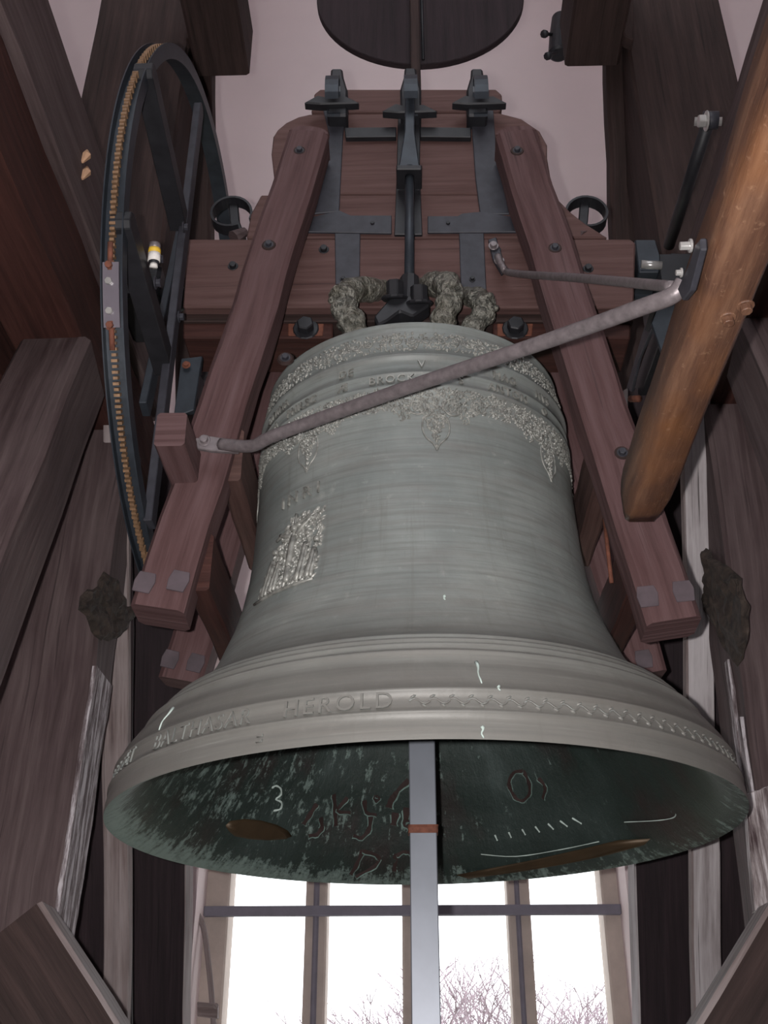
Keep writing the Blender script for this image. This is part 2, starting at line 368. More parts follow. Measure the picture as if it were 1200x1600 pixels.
def lump(post, pts, xi, ext, name, mat='rot_shade'):
    bm = bmesh.new(); base = [PX(*q, xi) for q in pts]; c = sum(base, V())/len(base); n = len(base)
    r0 = [bm.verts.new(p - ext*.6) for p in base]; r1 = [bm.verts.new(c.lerp(p, .92)+ext*.7) for p in base]
    r2 = [bm.verts.new(c.lerp(p, .5)+ext*rnd.uniform(.4, 1.1)) for p in base]; cc = bm.verts.new(c+ext*.5)
    for i in range(n):
        j = (i+1) % n; bm.faces.new((r0[i], r0[j], r1[j], r1[i])); bm.faces.new((r1[i], r1[j], r2[j], r2[i])); bm.faces.new((r2[i], r2[j], cc))
    bm.faces.new(r0[::-1])
    bmesh.ops.subdivide_edges(bm, edges=bm.edges[:], cuts=2, use_grid_fill=True)
    for v_ in bm.verts: v_.co += V((noise.noise(v_.co*30), noise.noise(v_.co*30+V((7, 3, 1))), noise.noise(v_.co*22+V((1, 9, 4)))))*.014
    return finish(bm, name, mat, post, Z_)
lump(lb, [(168, 893), (180, 905), (193, 935), (209, 958), (207, 967), (190, 990), (172, 1004), (152, 995), (140, 975), (124, 950), (136, 925), (155, 915)], -.84, V((.012, 0, 0)), 'broken_lump')
member('far_strut', -.85, .075, .04, (200, 1000), (200, 1600), 'weather', 'narrow brown raking plank behind the left post, just left of the dark board', 'strut', 0, ZB, 'weather', .004)
member('dark_board', -.77, .21, .12, (290, 1360), (288, 1600), 'frame_black', 'nearly black upright board on the left, between narrow plank and window, pale inner edge', 'board', 0, CZ+2.0, 'weather', .004)
# right frame
member('raking_strut', .85, .19, .2, (1170, 530), (1310, 870), 'frame', 'broad raking strut at the right picture edge, top showing behind the lever beam', 'strut', 0, ZB)
rb = member('timber_post', .85, .34, .26, (1150, 1000), (1208, 1432), 'frame', 'wide upright right post with a notch shaded by colour and a patch of whitewash', 'post', 0, ZB, 'frame', N=20)
edge_paint(rb, .85, (1160, 1120), (1210, 1450), .03, off=.0)
edge_paint(rb, .85, (1133, 1040), (1166, 1300), .03, off=-.05)
lump(rb, [(1080, 832), (1100, 855), (1122, 880), (1152, 905), (1166, 945), (1168, 1000), (1150, 1040), (1130, 1010), (1116, 978), (1090, 945), (1070, 905), (1072, 868)], .84, V((-.010, 0, 0)), 'notch')  # slightly proud lump; its dark colour stands in for the cavity's shade
prism('whitewash_patch', [PY(x, y, 2.575) for x, y in ((1166, 1240), (1200, 1228), (1250, 1225), (1250, 1420), (1212, 1408), (1180, 1425), (1172, 1330))], Y_*.03, 'flake', rb, .002, Z_)
member('far_strut', .785, .08, .05, (1073, 1000), (1085, 1560), 'pale', 'narrow whitewashed raking plank on the right, between dark board and wide post', 'strut', 0, ZB+.02, 'weather', .004)
member('dark_board', .69, .20, .12, (993, 1360), (998, 1600), 'frame_black', 'nearly black upright board on the right, between window and whitewashed plank', 'board', 0, CZ+2.0, 'pale', .004)
member('gap_fill_board', -.865, .40, .04, (205, 1000), (204, 1600), 'frame_black', 'added black board darkening the gap behind the left post and the narrow plank', 'board', 0, CZ+1.7)  # black boards added to make the open gaps behind the posts dark
member('gap_fill_board', .87, .40, .04, (1089, 1000), (1103, 1560), 'frame_black', 'added black board darkening the gap behind the right post and the whitewashed plank', 'board', 0, CZ+1.7)
# knee braces low down
def brace(p0, p1, side, label):
    Y = 2.42; a, b = PY(*p0, Y), PY(*p1, Y); ax = (b-a).normalized(); b = a + ax*((.0-a.z)/ax.z)*.99
    U = V((ax.z, 0, -ax.x))*.2; 
    if U.z > 0: U = -U
    return tag(beam('knee_brace', a, b, U, Y_*.12, 'frame_dark', None, .01, 10, .003, 'weather'), label, 'brace')
brace((64, 1407), (186, 1600), -1, 'diagonal brace at bottom left with a pale upper edge, sloping down toward the window')
brace((1207, 1407), (1090, 1600), 1, 'diagonal brace at bottom right with a pale upper edge, sloping down toward the window')
# bearing beams running towards the camera on both sides, planks on their inner faces
for sg, side in ((-1, 'left'), (1, 'right')):
    x = .87*sg
    tag(beam('bearing_beam', V((x, .9, CZ+1.76)), V((x, 3.3, CZ+1.76)), X_*sg*.2, Z_*.24, 'red', None, .01, 16, .003), 'dark red %s bearing beam overhead, running from near the camera to the upright posts' % side, 'beam')
    tag(beam('bearing_beam', V((x+sg*.24, .9, CZ+1.70)), V((x+sg*.24, 3.3, CZ+1.70)), X_*sg*.2, Z_*.3, 'red', None, .01, 16, .003), 'outer dark red %s beam overhead, alongside the bearing beam' % side, 'beam')
    tag(beam('bearing_plank', V((.85*sg, .9, CZ+2.01)), V((.85*sg, 3.0, CZ+2.01)), X_*sg*.12, Z_*.28, 'frame', None, .006, 16, .002), 'purplish grey plank on edge on top of the %s bearing beam' % side, 'plank')
    # upright posts of the upper storey
    tag(beam('upper_post', V((.81*sg, 2.62, CZ+2.3)), V((.81*sg, 2.62, 9.8)), X_*sg*.37, Y_*.3, 'frame_dark', None, .012, 14, .004), 'broad dark upper %s post standing behind the %s' % (side, 'bell wheel' if sg < 0 else 'damper rod and lever beam'), 'post')
    a, b = PX(957 if sg > 0 else 329, 370, .75*sg), PX(948 if sg > 0 else 331, 105, .75*sg)
    ax = (b-a).normalized(); A = a - ax*.8; B = a + ax*((5.6-a.z)/ax.z)
    tag(beam('slanting_stay', A, B, X_*sg*.13, V((0, ax.z, -ax.y))*.1, 'frame_dark', None, .012, 14, .003), 'thin dark %s timber with a bare edge, between white wall and broad upper post' % side, 'timber')
    z3 = PX(888, 100, .6).z
    tag(beam('upper_beam', V((.59*sg, 1.2, z3)), V((.59*sg, 2.7, z3)), X_*sg*.2, Z_*.26, 'frame_dark', None, .01, 12, .002), 'dark %s beam end at the top of the picture against the white wall' % side, 'beam')
# curved corbels beside the upper posts, torn chips on the left plank
for pts, side in (([(296, -20), (338, -20), (336, 12), (324, 30), (307, 39), (299, 54), (290, 60), (292, 20)], 'left'), ([(990, -20), (936, -20), (940, 12), (953, 30), (968, 40), (977, 56), (990, 62)], 'right')):
    tag(prism('corbel', [PY(x, y, 2.56) for x, y in pts], Y_*.05, 'frame_dark', None, .004, Z_), 'small curved dark corbel at the top, beside the broad upper %s post' % side, 'corbel')
pl_ = bpy.data.objects['bearing_plank']
for x, y in ((132, 243), (132, 269)):
    a = PX(x, y, -.848); bm = bmesh.new(); tube_bm(bm, [a+V((0, .01, .03)), a+V((.006, 0, 0)), a-V((0, .006, .03))], [.003, .012, .004], 6); finish(bm, 'torn_chip', 'splinter', pl_)
# ================================================================ BELL
BD = 2.44; BH = CZ+.52
prof = [(0.0, .7), (.012, .7005), (.03, .6975), (.046, .6945), (.048, .698), (.052, .698), (.054, .6925), (.088, .686), (.090, .690), (.095, .689), (.097, .684), (.12, .6755), (.15, .655), (.178, .634), (.181, .637), (.186, .634), (.189, .625),
        (.200, .612), (.203, .6155), (.209, .6115), (.212, .604), (.216, .607), (.223, .600), (.226, .592), (.230, .594), (.237, .584), (.241, .575), (.26, .5455), (.29, .517), (.33, .492), (.36, .4795), (.43, .452), (.5, .4327), (.575, .4195), (.65, .4121), (.8, .4065), (.924, .4060), (.926, .4115), (.932, .4115), (.934, .4065), (.963, .4055), (.9645, .4085), (.968, .4085), (.9695, .4045), (1.010, .4025), (1.012, .408), (1.018, .4095), (1.024, .4075), (1.026, .402), (1.05, .400), (1.095, .392), (1.115, .388), (1.120, .392), (1.126, .392), (1.131, .386), (1.140, .375), (1.155, .33), (1.165, .25), (1.167, .12), (1.167, .0)]
def R(h):
    for (a, ra), (b, rb_) in zip(prof, prof[1:]):
        if a <= h <= b: return ra + (rb_-ra)*(h-a)/max(b-a, 1e-9)
    return prof[-1][1]
innerp = [(0.0, .7), (.001, .697), (.006, .687), (.018, .668), (.034, .650), (.055, .630), (.085, .608), (.12, .586), (.16, .560), (.22, .51), (.30, .462), (.42, .418), (.6, .382), (.8, .368), (1.0, .358), (1.06, .34), (1.09, .28), (1.10, .1), (1.10, 0)]
def RI(h):
    ip = innerp[1:]
    if h <= ip[0][0]: return ip[0][1]
    for (a, ra), (b, rb_) in zip(ip, ip[1:]):
        if a <= h <= b: return ra + (rb_-ra)*(h-a)/max(b-a, 1e-9)
    return .3
bell = thing('bell', V((0, BD, BH)), 'large grey green bronze church bell with inscriptions, hanging mouth down in the centre', 'bell')
def bellpt(th, h, off=0., inside=False):      # th = 0 faces the camera, positive to the right
    r = (RI(h)-off) if inside else (R(h)+off)
    return V((r*math.sin(th), BD - r*math.cos(th), BH+h))
SEG = 160
def lathe(bm, pr, seg=SEG):
    rings = []
    for h, r in pr:
        rings.append([bm.verts.new((0, BD, BH+h))] if r == 0 else [bm.verts.new((-r*math.sin(2*math.pi*k/seg), BD+r*math.cos(2*math.pi*k/seg), BH+h)) for k in range(seg)])
    return rings
def lathe_obj(name, pr, mat, parent, vfun=None):
    bm = bmesh.new(); rs = lathe(bm, pr); uv = bm.loops.layers.uv.verify(); n = SEG
    for i in range(len(pr)-1):
        a, b = rs[i], rs[i+1]
        for k in range(n):
            k2 = (k+1) % n
            vs = [a[k % len(a)], a[k2 % len(a)], b[k2 % len(b)], b[k % len(b)]]
            uvs = [(k/n*4, pr[i][0]), ((k+1)/n*4, pr[i][0]), ((k+1)/n*4, pr[i+1][0]), (k/n*4, pr[i+1][0])]
            if len(b) == 1: vs = vs[:3]; uvs = uvs[:3]
            f = bm.faces.new(vs); f.smooth = True
            for l, q in zip(f.loops, uvs): l[uv].uv = (q[0]*1.0, q[1])
    bmesh.ops.recalc_face_normals(bm, faces=bm.faces)
    me = bpy.data.meshes.new(name); bm.to_mesh(me); bm.free()
    o = link(name, me, mat, parent)
    if vfun:
        at_ = me.attributes.new('verdigris', 'FLOAT', 'POINT')
        at_.data.foreach_set('value', [vfun(v_.co) for v_ in me.vertices])
    return o
ob = lathe_obj('bell_body', prof, 'bronze', bell)
ob.data.polygons.foreach_set('use_smooth', [True]*len(ob.data.polygons))
fine = []
for (a, ra), (b, rb_) in zip(innerp, innerp[1:]):
    for k in range(4): fine.append((a+(b-a)*k/4, ra+(rb_-ra)*k/4))
fine.append(innerp[-1])
def vg(co):
    h = co.z-BH; th = math.atan2(co.x, BD-co.y); left = .5-.5*math.sin(th)
    v_ = -.02 + .075*left
    if h < .05: v_ += .12*(1-h/.05) + .07*max(0, left-.2)*(1-h/.05)
    if .1 < h < .3: v_ += .035*left
    return v_
lathe_obj('inner_surface', fine, 'inner', bell, vg)

def text_part(txt, size, thc, hc, name, spacing=1.0, off=.0005, ext=.0024, mat='relief', xs=1.0, shear=0.):
    cu = bpy.data.curves.new('t', 'FONT'); cu.body = txt; cu.size = size; cu.extrude = ext; cu.align_x = 'CENTER'; cu.align_y = 'CENTER'
    cu.space_character = spacing; cu.resolution_u = 3; cu.shear = shear
    o = bpy.data.objects.new('t', cu); C.objects.link(o); bpy.context.view_layer.update()
    me = bpy.data.meshes.new_from_object(o.evaluated_get(bpy.context.evaluated_depsgraph_get())); bpy.data.objects.remove(o)
    r0 = R(hc)
    for v_ in me.vertices:
        x, y, z = v_.co; v_.co = bellpt(thc + x*xs/r0, hc+y, off + (z+ext)*1.0)
    me.materials.clear(); return link(name, me, mat, bell)
D2 = math.radians
# upper inscriptions, two lines
for txt, a in (('DIVINA', -57), ('DE', -23), ('V', 3), ('MAG', 33), ('NVS', 52), ('SANCT', -95), ('PAX', 90)):
    text_part(txt, .030, D2(a), .989, 'inscription', 1.15)
for txt, a in (('A', -57), ('PHILSC', -42), ('\u00c6', -24), ('BROCK', -7), ('S', 16), ('ANTON', 34), ('O', 52), ('MDCC', 88), ('ANNO', -90)):
    text_part(txt, .030, D2(a), .948, 'inscription', 1.15)
text_part('ET', .044, D2(-57), .0715, 'inscription', 1.12, ext=.0019, mat='bronze')
text_part('BALTHASAR', .044, D2(-37), .0715, 'inscription', 1.12, ext=.0019, mat='bronze')
text_part('HEROLD', .044, D2(-12.5), .0715, 'inscription', 1.25, ext=.0019, mat='bronze')
text_part('-', .05, D2(-24), .024, 'cast_mark', 1.2, mat='bronze')
text_part('-', .05, D2(-24), .034, 'cast_mark', 1.2, mat='bronze')
for ch_, a in (('I', -48.5), ('N', -43.5), ('R', -37), ('I', -32.3)): text_part(ch_, .042, D2(a), .693, 'letter', 1, ext=.0026, xs=1.15)

def blob(bm, th, h, a, b, dep, rot=0., seg=6):
    """low raised leaf/bead on the bell's skin: semi-axes a along rot, b across"""
    c = [bm.verts.new(bellpt(th, h, dep))]; r0 = max(R(h), .2); rings = []
    for f_, o_ in ((.62, dep*.72), (1., -.001)):
        rg = []
        for k in range(seg):
            t = 2*math.pi*k/seg; x = a*f_*math.cos(t); y = b*f_*math.sin(t)
            X = x*math.cos(rot)-y*math.sin(rot); Yv = x*math.sin(rot)+y*math.cos(rot)
            rg.append(bm.verts.new(bellpt(th+X/r0, h+Yv, o_)))
        rings.append(rg)
    for k in range(seg):
        k2 = (k+1) % seg; bm.faces.new((c[0], rings[0][k], rings[0][k2])); bm.faces.new((rings[0][k], rings[1][k], rings[1][k2], rings[0][k2]))
def scroll(bm, th, h, r, turns, sgn, ph=0, rad=.0022):
    n = int(14*turns); pts = []
    for i in range(n+1):
        t = i/n; rr = r*(1-.8*t); a = ph + sgn*2*math.pi*turns*t
        pts.append(bellpt(th + rr*math.cos(a)/R(h), h + rr*math.sin(a), .001))
    tube_bm(bm, pts, [rad*(1-.3*i/n) for i in range(n+1)], 5, False)
r2 = random.Random(3)
# top frieze
bm = bmesh.new()
for i in range(72):
    th = 2*math.pi*i/72; scroll(bm, th, 1.066, .012, 1.5, 1 if i % 2 else -1, i*1.3, .002)
for i in range(2600):
    blob(bm, r2.uniform(-math.pi, math.pi), r2.uniform(1.035, 1.094), r2.uniform(.003, .008), r2.uniform(.0015, .003), r2.uniform(.002, .005), r2.uniform(0, 3.14), 5)
stuff(finish(bm, 'upper_frieze', 'relief', bell, smooth=True))
# scalloped lower frieze with eight pendants
bm = bmesh.new()
TH0 = D2(7)
def low(th):      # lower edge of the ornament
    k = ((th-TH0)/(math.pi/4)) % 1; k = min(k, 1-k)
    e = .858 - .035*math.exp(-((k-.22)/.06)**2)
    if k < .13: e = .758 + .10*(k/.13)**.8
    return e
for i in range(15000):
    th = r2.uniform(-math.pi, math.pi); h = r2.uniform(.752, .922)
    if h < low(th)+.004: continue
    blob(bm, th, h, r2.uniform(.003, .009), r2.uniform(.0012, .003), r2.uniform(.002, .0055), r2.uniform(0, 3.14), 5)
for i in range(8):
    t0 = TH0 + i*math.pi/4
    for s_ in (-1, 1):
        scroll(bm, t0 + s_*.105, .868, .026, 2, s_, math.pi/2, .0028); scroll(bm, t0 + s_*.25, .882, .02, 1.7, -s_, 0, .0024)
        pts = [bellpt(t0 + s_*a/.406, h, .001) for a, h in ((.002, .85), (.026, .84), (.031, .81), (.024, .785), (.008, .768), (.0, .750))]
        tube_bm(bm, spline(pts, 3), .0022, 5, False)
    for k in range(7): blob(bm, t0, .84-k*.013, .004, .006, .006)
stuff(finish(bm, 'scroll_frieze', 'relief', bell, smooth=True))
# running ornament on the lower band, right of the lettering and round the back
bm = bmesh.new(); n = 110
for i in range(n):
    th = D2(-2) + i*(2*math.pi-D2(56))/n
    pts = [bellpt(th + x/.685, .070 + .005*math.sin(x/.036*math.pi*2), .001) for x in [j*.0045 for j in range(9)]]
    tube_bm(bm, pts, .0018, 4, False)
    blob(bm, th+.01, .079, .007, .003, .004, .5); blob(bm, th+.035, .062, .007, .003, .004, -.5)
stuff(finish(bm, 'running_ornament', 'bronze', bell, smooth=True))
# crucifixion relief: stepped base line, cross, figures
rel = bpy.data.objects.new('figure_relief', None); C.objects.link(rel); rel.parent = bell; rel.matrix_parent_inverse = bell.matrix_world.inverted()
def capsule(bm, t0, h0, t1, h1, r, off=.003):
    n = 5; pts = []
    for i in range(n+1):
        t = i/n; pts.append(bellpt(D2(t0+(t1-t0)*t), h0+(h1-h0)*t, off))
    tube_bm(bm, pts, [r*(.75+.5*math.sin(math.pi*(.15+.7*i/n))) for i in range(n+1)], 7)
def relp(name, caps, mat='relief'):
    bm = bmesh.new()
    for c_ in caps: capsule(bm, *c_)
    return finish(bm, name, mat, rel, smooth=True)
relp('ground_line', [(-55, .447, -30, .447, .0035, .002)])
relp('cross', [(-41, .45, -41, .645, .004), (-50, .598, -32, .63, .0035)])
relp('crucified_figure', [(-41, .50, -41, .585, .008), (-41.3, .6, -41.3, .612, .009), (-42, .585, -48, .607, .005), (-40, .59, -34, .622, .005), (-41, .505, -40, .462, .008)])
for tc, h0, hh in ((-50, .452, .10), (-46.3, .455, .085), (-35.5, .455, .11), (-31.8, .455, .085)):
    relp('mourning_figure', [(tc-.6, h0, tc+.3, h0+hh*.9, .0065), (tc+.8, h0, tc+.9, h0+hh*.8, .005), (tc+.6, h0+hh+.008, tc+.8, h0+hh+.018, .0075), (tc, h0+hh*.7, tc+2.0, h0+hh*.45, .004), (tc-1.6, h0, tc-.4, h0+hh*.6, .004)])
bm = bmesh.new()
for i in range(420):
    h = r2.uniform(.452, .64); lim = -53 + max(0, (h-.5))*60
    blob(bm, D2(r2.uniform(lim, -29.5)), h, r2.uniform(.005, .013), r2.uniform(.002, .005), r2.uniform(.003, .008), r2.uniform(.3, 1.6), 6)
stuff(finish(bm, 'relief_ground', 'relief', rel, smooth=True))
for th, h0, h1 in ((8.5, .155, .105), (8.0, .022, .002), (-48, .15, .10), (11, .10, .09), (6, .36, .35)):
    bm = bmesh.new(); pts = [bellpt(D2(th+.15*math.sin(i*1.3)), h0+(h1-h0)*i/6, .0006) for i in range(7)]
    tube_bm(bm, pts, [.0038, .003, .002, .0016, .0014, .0018, .001], 6); finish(bm, 'lime_drip', 'chalk', bell, smooth=True)
# marks inside
def ribbon(name, strokes, mat, wd=.004, off=.0022):
    """strokes are lists of (theta degrees, height) on the inner surface"""
    bm = bmesh.new()
    for st in strokes:
        pts = [bellpt(D2(a), h, off, True) for a, h in st]
        pr = None
        pts = spline(pts, 4)
        for i, p in enumerate(pts):
            t = (pts[min(i+1, len(pts)-1)]-pts[max(i-1, 0)]).normalized(); nrm = V((p.x, p.y-BD, 0)).normalized()
            s_ = t.cross(nrm).normalized()*wd*(1+.25*math.sin(i*1.7)); cur = [bm.verts.new(p-s_), bm.verts.new(p+s_), bm.verts.new(p+s_+nrm*.002), bm.verts.new(p-s_+nrm*.002)]
            if pr:
                for k in range(4): bm.faces.new((pr[k], pr[(k+1) % 4], cur[(k+1) % 4], cur[k]))
            pr = cur
    return finish(bm, name, mat, bell)
def inpix(px, py):    # pixel -> (theta, h) on the far inner surface
    d = ray(px, py); best = None; t = 2.2
    while t < 4.2:
        p = O + d*t; r = math.hypot(p.x, p.y-BD); h = p.z-BH
        if h > .002 and h < 1.05 and p.y > 2.2 and r >= RI(h): 
            return (math.degrees(math.atan2(p.x, BD-p.y)) % 360, h)
        t += .002
    return (180, .1)
def pixstroke(*pts): return [inpix(*q) for q in pts]
marks = [('chalk_figure', [[(418, 1229), (425, 1226), (432, 1231), (432, 1240), (424, 1247), (433, 1252), (431, 1262), (420, 1265)]], 'chalk', .0022),
 ('painted_figure', [[(488, 1255), (478, 1270), (467, 1287)], [(494, 1276), (496, 1292), (488, 1302), (475, 1304)]], 'umber', .006),
 ('painted_figure', [[(515, 1240), (517, 1262), (518, 1290)], [(536, 1245), (522, 1265), (541, 1268)]], 'umber', .006),
 ('painted_figure', [[(563, 1250), (566, 1268), (582, 1272)], [(573, 1272), (570, 1295), (558, 1308), (545, 1304)]], 'umber', .006),
 ('painted_figure', [[(581, 1243), (586, 1247), (582, 1252), (579, 1247), (581, 1243)]], 'umber', .004),
 ('painted_figure', [[(632, 1218), (610, 1240), (601, 1262)], [(612, 1270), (608, 1290)], [(630, 1262), (628, 1285), (634, 1292)]], 'umber', .009),
 ('painted_figure', [[(560, 1328), (550, 1350), (540, 1366)], [(560, 1328), (584, 1338), (578, 1352), (548, 1368)]], 'umber', .006),
 ('painted_figure', [[(612, 1334), (609, 1362)], [(612, 1336), (626, 1330), (636, 1334)]], 'umber', .006),
 ('painted_figure', [[(812, 1206), (796, 1210), (790, 1228), (800, 1248), (812, 1252), (822, 1240), (820, 1222), (812, 1206)], [(836, 1218), (846, 1232), (842, 1250)]], 'umber', .005),
 ('chalk_tick', [[(767+22*i-i*i*.3, 1306-i*4.2), (771+22*i, 1315-i*4.2)] for i in range(7)], 'chalk', .0018),
 ('chalk_line', [[(745, 1336), (800, 1340), (870, 1330), (930, 1318)]], 'chalk', .0010), ('chalk_line', [[(970, 1288), (1020, 1286), (1045, 1282), (1050, 1276)]], 'chalk', .0010)]
for nm, st, mt, wd in marks:
    if nm == 'chalk_tick':
        for q in st: ribbon(nm, [pixstroke(*q)], mt, wd)
        continue
    if mt == 'umber': ribbon('pale_outline', [pixstroke(*q) for q in st], 'halo', wd*1.45, .0008)
    ribbon(nm, [pixstroke(*q) for q in st], mt, wd)
def inpatch(name, poly, mat):
    pts = [inpix(*q) for q in poly]; c = (sum(p[0] for p in pts)/len(pts), sum(p[1] for p in pts)/len(pts)); bm = bmesh.new()
    vc = bm.verts.new(bellpt(D2(c[0]), c[1], .002, True)); L = len(pts); rings = []
    for f_ in (.35, .7, 1.):
        rings.append([bm.verts.new(bellpt(D2(c[0]+(a-c[0])*f_), c[1]+(h-c[1])*f_, .002, True)) for a, h in pts])
    rings.append([bm.verts.new(bellpt(D2(a), h, -.002, True)) for a, h in pts])
    for i in range(L): bm.faces.new((vc, rings[0][i], rings[0][(i+1) % L]))
    for q in range(3):
        for i in range(L): bm.faces.new((rings[q][i], rings[q+1][i], rings[q+1][(i+1) % L], rings[q][(i+1) % L]))
    return finish(bm, name, mat, bell, smooth=True)
inpatch('strike_mark', [(345, 1287), (352, 1280), (375, 1277), (400, 1280), (425, 1287), (442, 1296), (449, 1305), (440, 1309), (415, 1311), (385, 1309), (360, 1304), (350, 1296)], 'polish')
inpatch('strike_mark', [(705, 1368), (760, 1358), (830, 1345), (900, 1330), (960, 1316), (1010, 1314), (1000, 1324), (940, 1340), (880, 1352), (820, 1362), (760, 1370), (725, 1374)], 'polish')
# crown: canons (chased loops) and central boss
def canon(ctrl, rad):
    pts = spline(ctrl, 7); rad *= 1.08; n = len(pts); bm = bmesh.new(); tube_bm(bm, pts, [rad*(1+.12*math.sin(i*1.1)) for i in range(n)], 16)
    for v_ in bm.verts: v_.co += v_.normal*0 + V((noise.noise(v_.co*38), noise.noise(v_.co*38+V((5, 5, 5))), noise.noise(v_.co*38+V((9, 1, 4)))))*.006
    o = finish(bm, 'canon', 'canon', bell, smooth=True)
    # mask-like head on the outer bend
    c = pts[int(n*.45)]; bm = bmesh.new(); out = V((c.x, c.y-BD, 0)).normalized()
    for dx, dz, rr in ((-.011, .012, .008), (.011, .012, .008), (0, 0, .009), (0, -.014, .011), (-.017, -.004, .010), (.017, -.004, .010), (0, .025, .013)):
        p = c + out*(rad*.78) + V((-out.y, out.x, 0))*dx + Z_*dz
        bmesh.ops.create_uvsphere(bm, u_segments=8, v_segments=6, radius=rr, matrix=Matrix.Translation(p))
    finish(bm, 'mask', 'canon', o, smooth=True)
ZP = BH+1.16
canon([V((PY(560, 520, 2.16).x, 2.16, ZP-.01)), PY(548, 500, 2.14), PY(536, 478, 2.13), PY(540, 460, 2.15), PY(562, 452, 2.2), PY(600, 455, 2.30)], .031)
canon([V((PY(690, 520, 2.14).x, 2.14, ZP-.01)), PY(692, 500, 2.13), PY(702, 472, 2.12), PY(703, 452, 2.14), PY(690, 443, 2.2), PY(660, 452, 2.30)], .030)
canon([V((PY(728, 530, 2.22).x, 2.22, ZP-.01)), PY(738, 515, 2.2), PY(756, 490, 2.19), PY(752, 472, 2.21), PY(735, 466, 2.26), PY(700, 470, 2.35)], .027)
for a in (-130, 180, 130):
    q = [(a, .24, 0), (a, .26, .06), (a, .24, .13), (a, .17, .155), (a, .06, .13)]
    canon([V((r_*math.sin(D2(t)), BD-r_*math.cos(D2(t)), ZP-.01+z_)) for t, r_, z_ in q], .03)
bm = bmesh.new(); tube_bm(bm, [V((0, BD-.06, ZP-.01)), V((0, BD-.06, ZP+.08)), V((0, BD-.06, ZP+.11))], [.07, .06, .05], 18); finish(bm, 'crown_boss', 'canon', bell, smooth=True)
bell.matrix_world = Matrix.Translation(V((0, BD, BH+1.3))) @ Matrix.Rotation(-math.radians(.55), 4, 'Y') @ Matrix.Translation(V((0, 0, -1.3)))

# clapper bar hanging out of the mouth
ctop = PY(659, 1157, 2.4); cbot = PY(666, 1600, 2.4); dc = (cbot-ctop); wbar = .060
clap = thing('clapper', PY(655, 1000, 2.4), 'flat grey steel bar hanging straight down through the bell mouth in front of the window', 'clapper')
A = ctop - dc*1.35; B = ctop + dc*1.5
beam('clapper_bar', A - X_*wbar/2, B - X_*wbar/2, X_*wbar, Y_*.028, 'bar', clap, .002, 8, .0)
a = ctop + dc*((1300-1157)/(1600-1157)); beam('rusty_weld', a - X_*.033 - Y_*.003, a - X_*.033 - Y_*.003 - Z_*.018, X_*.066, Y_*.034, 'rust', clap, .003, 3, .001)
# its hanger inside the bell's crown
tube('hanger_bolt', [V((A.x, 2.414, A.z-.02)), V((A.x, 2.414, A.z+.03))], .02, 'black', clap)

# ================================================================ YOKE
YF = 2.27
def pyl(pts, Y): return [PY(x, y, Y) for x, y in pts]
yoke = thing('bell_yoke', V((0, 2.38, CZ+1.86)), 'massive stepped dark red wooden yoke with iron straps that the bell hangs from', 'bell yoke')
def plank(pts, th=.21, dy=0.): return prism('yoke_plank', pyl(pts, YF+dy), Y_*th, 'yoke', yoke, .004)
plank([(291, 373), (985, 373), (993, 379), (990, 480), (286, 480)])
plank([(385, 371), (392, 334), (408, 304), (865, 304), (893, 332), (915, 349), (950, 371)], .20, .004)
plank([(424, 302), (428, 276), (424, 240), (427, 213), (434, 202), (447, 191), (466, 182), (484, 178), (781, 176), (815, 185), (843, 204), (855, 226), (855, 246), (860, 275), (864, 302)], .20, .002)
plank([(486, 174), (490, 162), (491, 146), (500, 139), (775, 139), (784, 147), (785, 160), (781, 174)], .19, .006)
prism('yoke_underplank', [PY(286, 483, YF+.03), PY(990, 483, YF+.03), PY(990, 502, YF+.03), PY(286, 502, YF+.03)], Y_*.17, 'frame_dark', yoke, .003)
for x0, x1 in ((286, 520), (770, 985)):
    lr = prism('lower_rail', pyl([(x0, 504), (x1, 504), (x1, 528), (x0, 528)], YF+.04), Y_*.16, 'red', yoke, .004)
    xb = 478 if x0 < 400 else 805
    prism('rust_plate', pyl([(xb-28, 505), (xb+28, 505), (xb+26, 524), (xb-28, 524)], YF+.037), Y_*.01, 'rust', yoke, .002)
    bolt(PY(xb, 514, YF+.036), -Y_, .024, .03, yoke, 'black')
# carved seam grooves are the joints between planks; iron straps
def strap(pts, t=.007, dy=0., mat='strap'):
    return prism('iron_strap', pyl(pts, YF-.007+dy), Y_*t, mat, yoke, .002)
strap([(505, 172), (541, 172), (536, 212), (530, 330), (487, 334), (497, 290), (515, 212)])
strap([(736, 172), (771, 172), (775, 230), (796, 334), (750, 334), (743, 280), (738, 212)])
for pts in ([(478, 341), (530, 328), (548, 336), (612, 336), (612, 364), (480, 362)], [(668, 337), (715, 337), (722, 333), (752, 330), (800, 338), (812, 362), (668, 363)]): strap(pts, .009, -.004)
strap([(523, 362), (563, 362), (562, 443), (524, 443)]); strap([(717, 362), (756, 362), (760, 452), (720, 450)])
strap([(538, 199), (619, 198), (619, 213), (540, 214)], .02, -.012, 'black'); strap([(656, 198), (736, 199), (736, 214), (657, 213)], .02, -.012, 'black')
for x, y in ((536, 436), (738, 436), (582, 350), (700, 350)): bolt(PY(x, y, YF-.008), -Y_, .006, .008, yoke, 'black', 'rivet', 8)
for x, y in ((506, 390), (364, 416), (919, 420), (775, 391)): bolt(PY(x, y, YF), -Y_, .010, .012, yoke, 'black', 'nail', 8)
